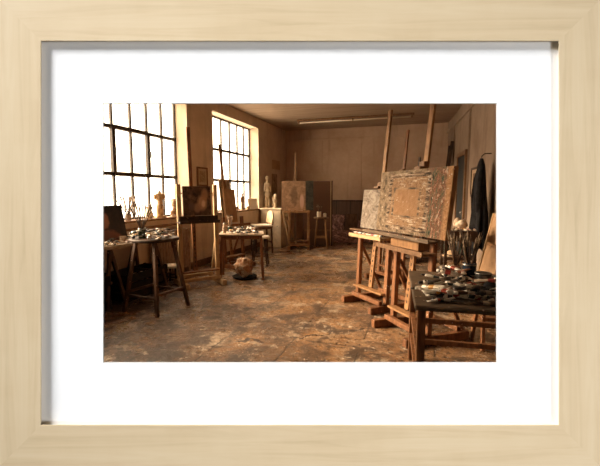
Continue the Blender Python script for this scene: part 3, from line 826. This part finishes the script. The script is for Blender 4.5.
# a trestle beside the bench
T = thing('trestle', 'wooden trestle standing under the right end of the work table', 'trestle', (.70, 3.85, 0), R(10))
for s in (-1, 1):
    for e in (-1, 1): M().bar((s * .20, e * .16, 0), (s * .17, e * .02, .60), .045, .03, (1, 0, 0)).build('leg', 'easel_wood', T, bevel=.003)
M().box((0, 0, .62), (.46, .06, .06)).build('top_beam', 'easel_wood', T, bevel=.004)
M().box((0, 0, .25), (.36, .09, .03)).build('stretcher', 'easel_wood', T)

# trolley behind the big canvas
T = thing('side_table', 'dark two-shelf side table behind the big abstract by the right wall', 'side table', (.45, 5.62, 0), R(4.5))
for z, th in ((.90, .13), (.55, .03), (.16, .03)): M().box((0, 0, z - th / 2), (.40, .42, th)).build('shelf', 'dark_wood', T, bevel=.004)
for sx in (-1, 1):
    for sy in (-1, 1): M().box((sx * .18, sy * .19, .43), (.035, .035, .86)).build('leg', 'dark_wood', T)
m = M()
for i in range(9): m.ell((rnd.uniform(-.07, .07), rnd.uniform(-.08, .08), .04 + rnd.uniform(0, .08)), (rnd.uniform(.04, .07), rnd.uniform(.03, .05), .045), Matrix.Rotation(rnd.uniform(0, 3), 3, 'Y'), 6)
tag(m.build('paint_rag', 'rag_pale', loc=(.47, 5.60, .90), remesh=.01), 'pale crumpled rag on top of the dark side table', 'rag')
for i in range(7):
    put_tube(rnd.choice((0, 1, 2, 4)), .14, .016, V((.30 + .055 * i, 5.47 + rnd.uniform(-.02, .02), .919)), rnd.uniform(1.0, 2.0), 0, 'paint tube lying on the dark side table behind the big abstract', 'paint tubes on the dark side table')
T = thing('hat', 'tan straw hat lying on the lower shelf of the dark side table', 'hat', (.38, 5.55, .55))
M().lathe([(.13, .0), (.132, .008), (.075, .015), (.07, .06), (.05, .075), (.01, .078)], 24).build('brim_and_crown', 'hat_tan', T, smooth=True)
M().lathe([(.0765, .012), (.0745, .03), (.0735, .03), (.073, .012)], 24).build('hat_band', 'dark_cloth', T, smooth=True)
for i, (x, y, h) in enumerate(((.31, 5.72, .20), (.40, 5.76, .24), (.50, 5.70, .18), (.55, 5.55, .22))):
    b = M().lathe([(.03, 0), (.036, .01), (.036, h * .6), (.014, h * .78), (.013, h * .95), (.016, h)], 16).build('bottle', 'green_bottle', loc=(x, y, .55), smooth=True)
    tag(b, 'dark green solvent bottle on the lower shelf of the dark side table', 'bottle', 'solvent bottles on the side table')
for i, (x, y, h) in enumerate(((.33, 5.55, .22), (.42, 5.55, .26), (.52, 5.58, .20))):
    b = M().lathe([(.04, 0), (.045, .01), (.045, h * .7), (.02, h * .85), (.02, h)], 16).build('bottle', 'green_bottle', loc=(x, y, .16), smooth=True)
    tag(b, 'squat dark bottle on the bottom shelf of the dark side table', 'bottle', 'squat bottles on the bottom shelf')

# low dark stool and things seen between the easels
def stool(label, loc, rz, h, rad, seat_mat, leg_mat, splay=.06, ring=(.22,), th=.035, legw=.03, round_leg=True, legs=4, name='stool'):
    T = thing(name, label, 'stool', loc, rz)
    M().lathe([(rad * .96, h - th), (rad, h - th * .7), (rad, h - th * .25), (rad * .97, h)], 28).build('seat', seat_mat, T, smooth=False)
    pos = []
    for i in range(legs):
        a = 2 * pi * i / legs + pi / legs
        tp = V((cos(a) * rad * .72, sin(a) * rad * .72, h - th)); bt = V((cos(a) * (rad * .72 + splay), sin(a) * (rad * .72 + splay), 0))
        pos.append((bt, tp))
        (M().tube([bt, tp], [legw * .42, legw * .55], 10) if round_leg else M().bar(bt, tp, legw, legw)).build('leg', leg_mat, T, smooth=round_leg)
    for q, zz in enumerate(ring):
        for i in range(legs):
            b0, t0 = pos[i]; b1, t1 = pos[(i + 1) % legs]
            k0 = (zz + (.04 if i % 2 else 0)) / (h - th)
            M().bar(b0.lerp(t0, k0), b1.lerp(t1, k0), legw * .6, legw * .8, (0, 0, 1)).build('stretcher', leg_mat, T)
    return T
stool('low dark stool standing behind the easels on the right', (-.62, 7.2, 0), .3, .52, .17, 'dark_wood', 'mid_wood', .04)

# ------------------------------------------------------------------ left side
# long trestle table along the window
LZ = .77
T = thing('trestle_table', 'long pale-topped trestle table along the left window', 'table', (-3.80, 3.75, 0))
M().box((0, 0, LZ - .02), (.56, 2.2, .04)).build('table_top', 'table_pale', T, bevel=.005)
for y in (-.85, -.02, .80):
    tr_ = M()
    tr_.bar((.24, y + .16, 0), (.17, y, LZ - .04), .045, .035, (1, 0, 0)); 
    tr_.build('leg', 'stool_wood', T, bevel=.003)
    M().bar((.24, y - .16, 0), (.17, y, LZ - .04), .045, .035, (1, 0, 0)).build('leg', 'stool_wood', T, bevel=.003)
    M().bar((-.24, y + .16, 0), (-.17, y, LZ - .04), .045, .035, (1, 0, 0)).build('leg', 'stool_wood', T, bevel=.003)
    M().bar((-.24, y - .16, 0), (-.17, y, LZ - .04), .045, .035, (1, 0, 0)).build('leg', 'stool_wood', T, bevel=.003)
    M().box((0, y, .30), (.36, .03, .04)).build('stretcher', 'stool_wood', T)
T = thing('crate', 'dark wooden crate on the floor under the long left table', 'crate', (-3.78, 4.35, 0))
m = M()
for k2 in range(3):
    z = .06 + k2 * .12
    for s in (-1, 1): m.box((s * .2, 0, z), (.016, .80, .10)).box((0, s * .40, z), (.40, .016, .10))
m.build('slats', 'dark_crate', T)
m = M()
for sx in (-1, 1):
    for sy in (-1, 1): M().box((sx * .185, sy * .385, .18), (.03, .03, .36)).build('corner_post', 'dark_crate', T)
M().box((0, 0, .01), (.38, .78, .016)).build('bottom', 'dark_crate', T)
T = thing('cardboard_box', 'dark box beneath the near end of the long left table', 'box', (-3.78, 3.35, 0))
M().box((0, 0, .20), (.42, .62, .40)).build('box_body', 'dark_crate', T, bevel=.005)
M().box((0, .17, .405), (.42, .28, .008)).box((0, -.17, .405), (.42, .28, .008)).build('flaps', 'dark_crate', T)
# portrait leaning
T = thing('painting', 'dark portrait of a face leaning on the long left table', 'painting', (-3.79, 3.93, LZ), R(76), rx=-R(14))
M().box((0, 0, .24), (.46, .025, .48)).build('stretcher', 'dark_wood', T)
M().grid(lambda a, b: ((a - .5) * .455, -.0145, .003 + b * .474), 2, 2).build('painted_face', 'portrait_paint', T)
def LT(x, y, z): return V((-3.80 + x, 3.75 + y, z))
pile(52, lambda: rnd.uniform(-.05, .25), lambda: rnd.uniform(-.45, 1.0), LZ, (.11, .14), (0, 1, 2, 3, 5, 1), 'scattered on the long left table', 'paint tubes on the long left table', org=LT, mind=.05, maxl=2, rads=(.014, .018))
for i, (x, y, a, w, h, lb) in enumerate(((.14, -.20, .3, .24, .32, 'sheet of white paper at the front edge of the long left table'), (.10, .35, -.4, .2, .28, 'white sheet further along the long left table'), (-.05, .72, .9, .2, .26, 'white sheet at the far end of the long left table'))):
    m = M(); m.grid(lambda p_, q_: ((p_ - .5) * w, (q_ - .5) * h, .002 + .012 * p_ * q_), 4, 4)
    tag(m.build('paper_sheet', 'paper', loc=LT(x, y, LZ), rot=(0, 0, a)), lb, 'paper')
T = thing('cup', 'small pale cup beside the portrait on the long left table', 'cup', LT(.12, .26, LZ))
M().lathe([(.03, 0), (.04, .02), (.045, .08), (.04, .08), (.034, .02), (.01, .012)], 16).build('cup_body', 'rag_pale', T, smooth=True)
M().tube([(.04, 0, .065), (.07, 0, .06), (.07, 0, .03), (.038, 0, .025)], .006, 8).build('handle', 'rag_pale', T, smooth=True)

# tall round stool in front of it
stool('tall round dark stool with splayed legs topped with tubes and a brush jar', (-3.06, 3.84, 0), R(-7), .87, .285, 'dark_wood', 'stool_wood', .16, (.20,), th=.035, legw=.036, round_leg=False)
def SL(x, y, z): return V((-3.06 + x, 3.84 + y, z))
jar('brush_jar', 'dark jar of brushes on the tall round stool', SL(-.10, -.09, .87), .042, .12, 'green_bottle')
brushes(SL(-.10, -.09, .87), 16, .38, .50, 'paintbrush in the dark jar on the tall round stool', 'brushes on the tall round stool', .042, .006, ('dark_wood', 'stool_wood', 'mid_wood'), height=.12)
pile(34, lambda: rnd.uniform(-.17, .20), lambda: rnd.uniform(-.18, .19), .87, (.10, .13), (1, 3, 5, 5, 2, 0), 'on the tall round stool', 'paint tubes on the tall round stool', org=SL, mind=.07, maxl=3, rads=(.015, .02))
# low stool with white seat behind
stool('low stool with a white seat by the radiator', (-3.74, 5.10, 0), .2, .28, .15, 'white_paint', 'dark_wood', .03, (.1,))
# radiator
T = thing('radiator', 'brown cast-iron radiator below the front window', 'radiator', (-4.0, 5.45, 0))
for k2 in range(14):
    y = -.46 + k2 * .07
    m = M(); m.tube([(-.045, y, .14), (-.045, y, .74)], .022, 8).tube([(.03, y, .14), (.03, y, .74)], .022, 8)
    m.box((-.008, y, .76), (.12, .045, .05)).box((-.008, y, .13), (.12, .045, .05)); m.build('radiator_section', 'radiator_paint', T, bevel=.008)
M().tube([(0, .50, .14), (0, .60, .14), (0, .60, .0)], .014, 8).build('feed_pipe', 'radiator_paint', T)
M().box((-.01, -.46, .055), (.1, .03, .11)).box((-.01, .45, .055), (.1, .03, .11)).build('feet', 'radiator_paint', T)

# things on the front sill
SZ = ZS + .02
def sculpt(name, label, loc, parts, mat, rz=0, vox=.009, base=None, cat='sculpture', base_mat=None):
    T = thing(name, label, cat, loc, rz)
    m = M()
    for c_, d_, rot in parts: m.ell(c_, d_, Matrix.Rotation(rot[1], 3, rot[0]) if rot else None, 8)
    m.build('figure', mat, T, remesh=vox)
    if base: M().box((0, 0, base[2] / 2), base).build('plinth', base_mat or mat, T, bevel=.004)
    return T
torso = [((0, 0, .06), (.045, .05, .07), None), ((0, -.028, .10), (.042, .036, .10), None), ((0, .028, .10), (.042, .036, .10), None),
         ((.0, 0, .18), (.05, .062, .055), None), ((0, .004, .25), (.042, .048, .07), None), ((0, .0, .325), (.05, .066, .07), None),
         ((.006, 0, .37), (.042, .078, .035), None), ((0, .075, .35), (.032, .03, .05), None), ((0, -.078, .345), (.032, .028, .045), None), ((0, .005, .41), (.026, .028, .04), None)]
sculpt('torso_sculpture', 'headless plaster torso standing on the front window sill', (-4.19, 5.42, SZ), torso, 'plaster_warm', -.5, base=(.13, .16, .03))
bust = [((0, 0, .07), (.05, .08, .05), None), ((0, 0, .13), (.03, .035, .06), None), ((.005, 0, .22), (.06, .052, .075), None), ((.055, 0, .20), (.02, .014, .022), None), ((-.02, 0, .26), (.058, .056, .05), None), ((.04, 0, .165), (.025, .03, .022), None)]
sculpt('portrait_bust', 'small brown plaster head at the right end of the front sill', (-4.17, 5.78, SZ), bust, 'bronze_plaster', -.6, base=(.10, .12, .02))
jar('brush_jar', 'glass jar of brushes on the front window sill', (-4.18, 4.68, SZ), .045, .10, 'tin')
brushes((-4.18, 4.68, SZ), 18, .34, .58, 'paintbrush in the jar on the front window sill', 'brushes on the front sill', .045, .0055, ('mid_wood', 'dark_wood', 'stool_wood'), height=.10)
T = thing('vase', 'pale plaster vase on the front window sill', 'vase', (-4.18, 5.14, SZ))
M().lathe([(.045, 0), (.06, .03), (.065, .08), (.04, .13), (.038, .15), (.055, .185), (.06, .19), (.048, .19), (.03, .15), (.03, .12)], 20).build('vase_body', 'plaster_white', T, smooth=True)

# centre-left small table
cr = math.atan2(.62, .62)
c1 = V((-3.16, 5.40, 0)); c2 = V((-2.50, 5.63, 0))
T = table('small_table', 'small wooden table with pale top littered with tubes left of centre', (-2.86, 5.76, 0), R(24), .72, .50, .75, 'table_pale', 'easel_wood', th=.03, leg=.045, inset=.05, splay=.03, apron=.06)
def CT(x, y, z):
    a = R(24); return V((-2.86 + x * cos(a) - y * sin(a), 5.76 + x * sin(a) + y * cos(a), z))
pile(26, lambda: rnd.uniform(-.20, .26), lambda: rnd.uniform(-.18, .14), .75, (.10, .13), (0, 1, 3, 5, 5, 2, 1), 'on the small table left of centre', 'paint tubes on the small table', org=CT, mind=.07, maxl=3, rads=(.015, .02))
T = thing('bottle', 'small white-capped bottle at the left end of the small table', 'bottle', CT(-.28, -.05, .75))
M().lathe([(.026, 0), (.03, .01), (.03, .09), (.012, .12), (.012, .14)], 16).build('bottle_body', 'rag_pale', T, smooth=True)
M().lathe([(.015, .135), (.015, .16), (.010, .162)], 12).build('cap', 'cap_white', T, smooth=True)
jar('brush_jar', 'dark green jar of brushes at the back of the small table', CT(-.2, .13, .75), .035, .10, 'green_bottle')
brushes(CT(-.2, .13, .75), 7, .24, .35, 'paintbrush in the jar on the small table', 'brushes on the small table', .035, .005, height=.10)

# basin and bundle under it
T = thing('basin', 'dark shallow basin on the floor under the small table', 'basin', (-2.80, 5.72, 0))
M().lathe([(.16, 0), (.19, .015), (.205, .04), (.197, .04), (.18, .02), (.01, .012)], 32).build('bowl', 'dark_crate', T, smooth=True)
m = M()
for i in range(44):
    a = rnd.uniform(0, 2 * pi); z = rnd.uniform(.05, .27); q = rnd.uniform(.05, .115) * (1 - ((z - .15) / .17) ** 2) ** .5
    m.ell((cos(a) * q, sin(a) * q, z), (rnd.uniform(.04, .10), rnd.uniform(.03, .06), rnd.uniform(.035, .07)), Matrix.Rotation(rnd.uniform(0, 3), 3, rnd.choice('XYZ')), 6)
tag(m.build('rag_bundle', 'rag_cloth', loc=(-2.82, 5.74, .03), remesh=.012), 'round bundle of paint-stained rags in the dark basin on the floor', 'rags')
# stool behind it
stool('wooden stool with a round white seat behind the small table', (-3.02, 6.86, 0), .3, .57, .19, 'white_paint', 'dark_wood', .07, (.2,), legw=.032)
# chair further back
T = thing('chair', 'old chair with rounded tan back and white seat near far window', 'chair', (-3.66, 8.42, 0), R(-50))
M().box((0, 0, .64), (.44, .42, .045)).build('seat', 'white_paint', T, bevel=.015)
M().box((0, 0, .59), (.42, .40, .05)).build('seat_frame', 'mid_wood', T)
for sx in (-1, 1):
    for sy in (-1, 1): M().bar((sx * .21, sy * .20, 0), (sx * .19, sy * .18, .60), .035, .035).build('leg', 'stool_wood', T)
m = M(); n_ = 16
def backf(a, b):
    x = (a - .5) * .46; hh_ = .30 * (1 - abs(2 * a - 1) ** 4 * .45)
    return (x, .20 + .03 * b + .03 * cos((a - .5) * 3), .68 + b * hh_)
m.grid(backf, n_, 4, uv=False)
o = m.build('back_panel', 'paper_old', T); sd = o.modifiers.new('Solidify', 'SOLIDIFY'); sd.thickness = .03
for sx in (-1, 1): M().bar((sx * .19, .19, .6), (sx * .20, .215, .74), .03, .03).build('back_post', 'stool_wood', T)
for sy in (-1, 1): M().box((0, sy * .185, .25), (.38, .02, .025)).build('stretcher', 'stool_wood', T)
# pedestal cabinet
T = thing('pedestal', 'cream-painted plinth cabinet in the far left corner carrying plaster casts', 'cabinet', (-3.77, 9.55, 0))
M().box((0, 0, .49), (.56, .60, .98)).build('cabinet_body', 'plaster_white', T, bevel=.006)
M().box((0, 0, .99), (.60, .64, .03)).build('top', 'plaster_white', T, bevel=.006)
M().box((.01, -.305, .52), (.46, .012, .80)).build('door', 'plaster_white', T, bevel=.003)
M().ell((.19, -.322, .55), (.015, .015, .015), n=6).build('knob', 'tin', T, smooth=True)
fig = [((0, -.04, .16), (.04, .042, .17), None), ((0, .04, .16), (.04, .042, .17), None), ((0, 0, .36), (.06, .08, .09), None), ((0, 0, .48), (.055, .07, .10), None), ((0, 0, .60), (.06, .10, .09), None),
       ((.01, .088, .55), (.028, .028, .14), ('X', .12)), ((.02, -.088, .55), (.028, .028, .14), ('X', -.12)), ((0, 0, .70), (.028, .03, .05), None), ((.005, 0, .79), (.05, .045, .065), None)]
sculpt('statue', 'tall pale plaster figure on the corner plinth cabinet', (-3.98, 9.55, 1.005), fig, 'plaster_white', -.6, .012, (.16, .18, .03))
bust2 = [((0, 0, .09), (.04, .05, .10), None), ((0, 0, .19), (.045, .075, .06), None), ((0, 0, .25), (.028, .03, .05), None), ((.008, 0, .325), (.048, .042, .06), None)]
sculpt('portrait_bust', 'slim plaster bust right of the tall figure on the plinth cabinet', (-3.72, 9.45, 1.005), bust2, 'plaster_white', -.5, .01, (.1, .12, .03))
sculpt('portrait_bust', 'small brown clay head between the plaster casts on the plinth cabinet', (-3.84, 9.68, 1.005), bust, 'plaster_warm', -.5, .01, (.1, .1, .02))
# second sill
fig2 = [(tuple(v * .47 for v in a), tuple(max(.014, v * .52) for v in b), c_) for a, b, c_ in fig]
sculpt('statuette', 'small standing statuette on the far window sill', (-4.18, 8.47, SZ), fig2, 'bronze_plaster', -.6, .007, (.09, .09, .03))
framed('framed_picture', 'small empty pale frame leaning on the far window sill', (-4.16, 9.05, SZ), R(62), .30, .27, 'paper', 'white_paint', rx=-R(10), mount='paper')
jar('paint_pot', 'little dark pot left of the statuette on the far sill', (-4.17, 8.15, SZ), .045, .09, 'bronze_plaster', 'pot')
jar('paint_pot', 'little tan pot between statuette and pale frame on far sill', (-4.16, 8.74, SZ), .05, .08, 'plaster_warm', 'pot')
jar('paint_pot', 'small pot at the near end of the far window sill', (-4.15, 7.55, SZ), .04, .10, 'bronze_plaster', 'pot')
# planks leaning beside the cabinet
for i, (x, h, a, lb) in enumerate(((-3.46, .95, .20, 'pale batten leaning on the right side of the plinth cabinet'), (-3.42, .80, .33, 'shorter pale batten crossing beside the plinth cabinet'))):
    q = M().bar((a, 0, 0), (0, 0, h), .04, .022, (0, 1, 0)).build('leaning_batten', 'pale_plank', loc=(x, 9.30 + i * .12, .005)); tag(q, lb, 'batten')

# stool with brush pot at the back
stool('tall splay-legged stool with a brush pot before the dark board', (-2.50, 9.55, 0), .2, .79, .19, 'mid_wood', 'easel_wood_pale', .10, (.28,), legw=.035)
jar('brush_jar', 'cream pot of brushes on the tall stool at the back', (-2.55, 9.52, .79), .055, .14, 'plaster_white', rim=False)
brushes((-2.55, 9.52, .79), 7, .27, .38, 'paintbrush in the cream pot at the back', 'brushes in the cream pot', .055, .007, ('dark_wood', 'mid_wood'), height=.14)
tag(M().lathe([(.04, 0), (.045, .01), (.045, .08), (.035, .09), (.035, .10)], 14).build('paint_can', 'plaster_white', loc=(-2.42, 9.60, .79), smooth=True), 'small cream can right of the brush pot on the tall stool', 'can')

# stacked canvases by the wainscot
sp_ = [(-2.42, .78, .42, 'mauve_paint', 0), (-2.02, .80, .34, 'umber_paint', .0), (-1.62, .62, .40, 'mauve_paint', .03), (-1.10, .85, .5, 'dim_paint', .04), (-2.15, .36, .80, 'mauve_paint', .34)]
lbs = ['mauve-brown canvas leftmost of the row leaning on the wainscot', 'dark umber canvas behind the middle of the row by the wainscot', 'mauve canvas right of the umber one by the wainscot', 'tall dim canvas at the right end by the wainscot', 'wide low canvas in front of the others by the wainscot']
for (x, h, w, mt, off), lb in zip(sp_, lbs):
    T = thing('stored_canvas', lb, 'canvas', (x, 11.05 - off, .005), rnd.uniform(-.06, .06), 'canvases stored along the wainscot', rx=-R(9))
    M().box((0, 0, h / 2), (w, .03, h)).build('stretcher', 'dark_wood', T)
    M().grid(lambda a, b: ((a - .5) * w * .98, -.017, h * .01 + b * h * .98), 2, 2).build('painted_face', mt, T)
# things on D's tray
for i, (x, kd) in enumerate(((-.42, 0), (-.33, 1), (-.22, 6), (-.12, 4), (.0, 2))):
    Mx = Matrix.Translation(ED.location) @ Matrix.Rotation(ED.rotation_euler.z, 4, 'Z')
    put_tube(kd, .13, .016, Mx @ V((x + .2, -.085, .902)), R(-47) + rnd.uniform(-.3, .3), 0, 'paint tube lying in the tray under the small pale canvas', 'paint tubes in the tray of the pale canvas easel')
Mx = Matrix.Translation(EF.location) @ Matrix.Rotation(EF.rotation_euler.z, 4, 'Z')

M().box((-.15, -.085, .974), (1.16, .10, .016)).box((-.15, -.137, .98), (1.16, .012, .035)).build('canvas_ledge', 'bench_wood', EF, bevel=.002)
M().box((-.03, -.08, .943), (.60, .08, .014)).build('canvas_ledge', 'mid_wood', ED, bevel=.002)

# ------------------------------------------------------------------ light
w = bpy.data.worlds.new('sky'); sc.world = w; w.use_nodes = True
bg = w.node_tree.nodes['Background']; bg.inputs[0].default_value = (1.0, .90, .76, 1); bg.inputs[1].default_value = 3.6
def portal(y0, y1):
    a = bpy.data.lights.new('window_portal', 'AREA'); a.shape = 'RECTANGLE'; a.size = ZT - ZS; a.size_y = y1 - y0
    a.cycles.is_portal = True
    o = bpy.data.objects.new('window_portal', a); col.objects.link(o); o.location = (-4.45, (y0 + y1) / 2, (ZS + ZT) / 2); o.rotation_euler = (0, -pi / 2, 0)
for ww in (W1, W2): portal(*ww)
sun = bpy.data.lights.new('low_sun', 'SUN'); sun.energy = 39; sun.angle = R(34); sun.color = (1.0, .83, .62)
sno = bpy.data.objects.new('low_sun', sun); col.objects.link(sno); sno.location = (-9, 5, 7)
sno.rotation_euler = V((1, .12, -.50)).to_track_quat('-Z', 'Y').to_euler()
sp = bpy.data.lights.new('frame_key_spot', 'SPOT'); sp.energy = 3080; sp.spot_size = R(34); sp.spot_blend = .3; sp.shadow_soft_size = 1.5  # unseen lamp, throws the frame lip's shadow from upper left
so = bpy.data.objects.new('frame_key_spot', sp); col.objects.link(so)
kk = 2.3
so.location = cs(-1.55 * kk, 1.5 * kk, DF - 1.0 * kk)
so.rotation_euler = (cs(0, 0, DF) - so.location).to_track_quat('-Z', 'Y').to_euler()
fl = bpy.data.lights.new('frame_fill_spot', 'SPOT'); fl.energy = 350; fl.spot_size = R(40); fl.spot_blend = .3; fl.shadow_soft_size = .6  # added lamp, evens out brightness across frame and mat
fo = bpy.data.objects.new('frame_fill_spot', fl); col.objects.link(fo)
fo.location = cs(2.7, -.80, DF - 3.2)
fo.rotation_euler = (cs(0, 0, DF) - fo.location).to_track_quat('-Z', 'Y').to_euler()

vs_ = sc.view_settings
vs_.view_transform = 'Standard'; vs_.look = 'None'; vs_.exposure = 0; vs_.gamma = 1; vs_.use_curve_mapping = False
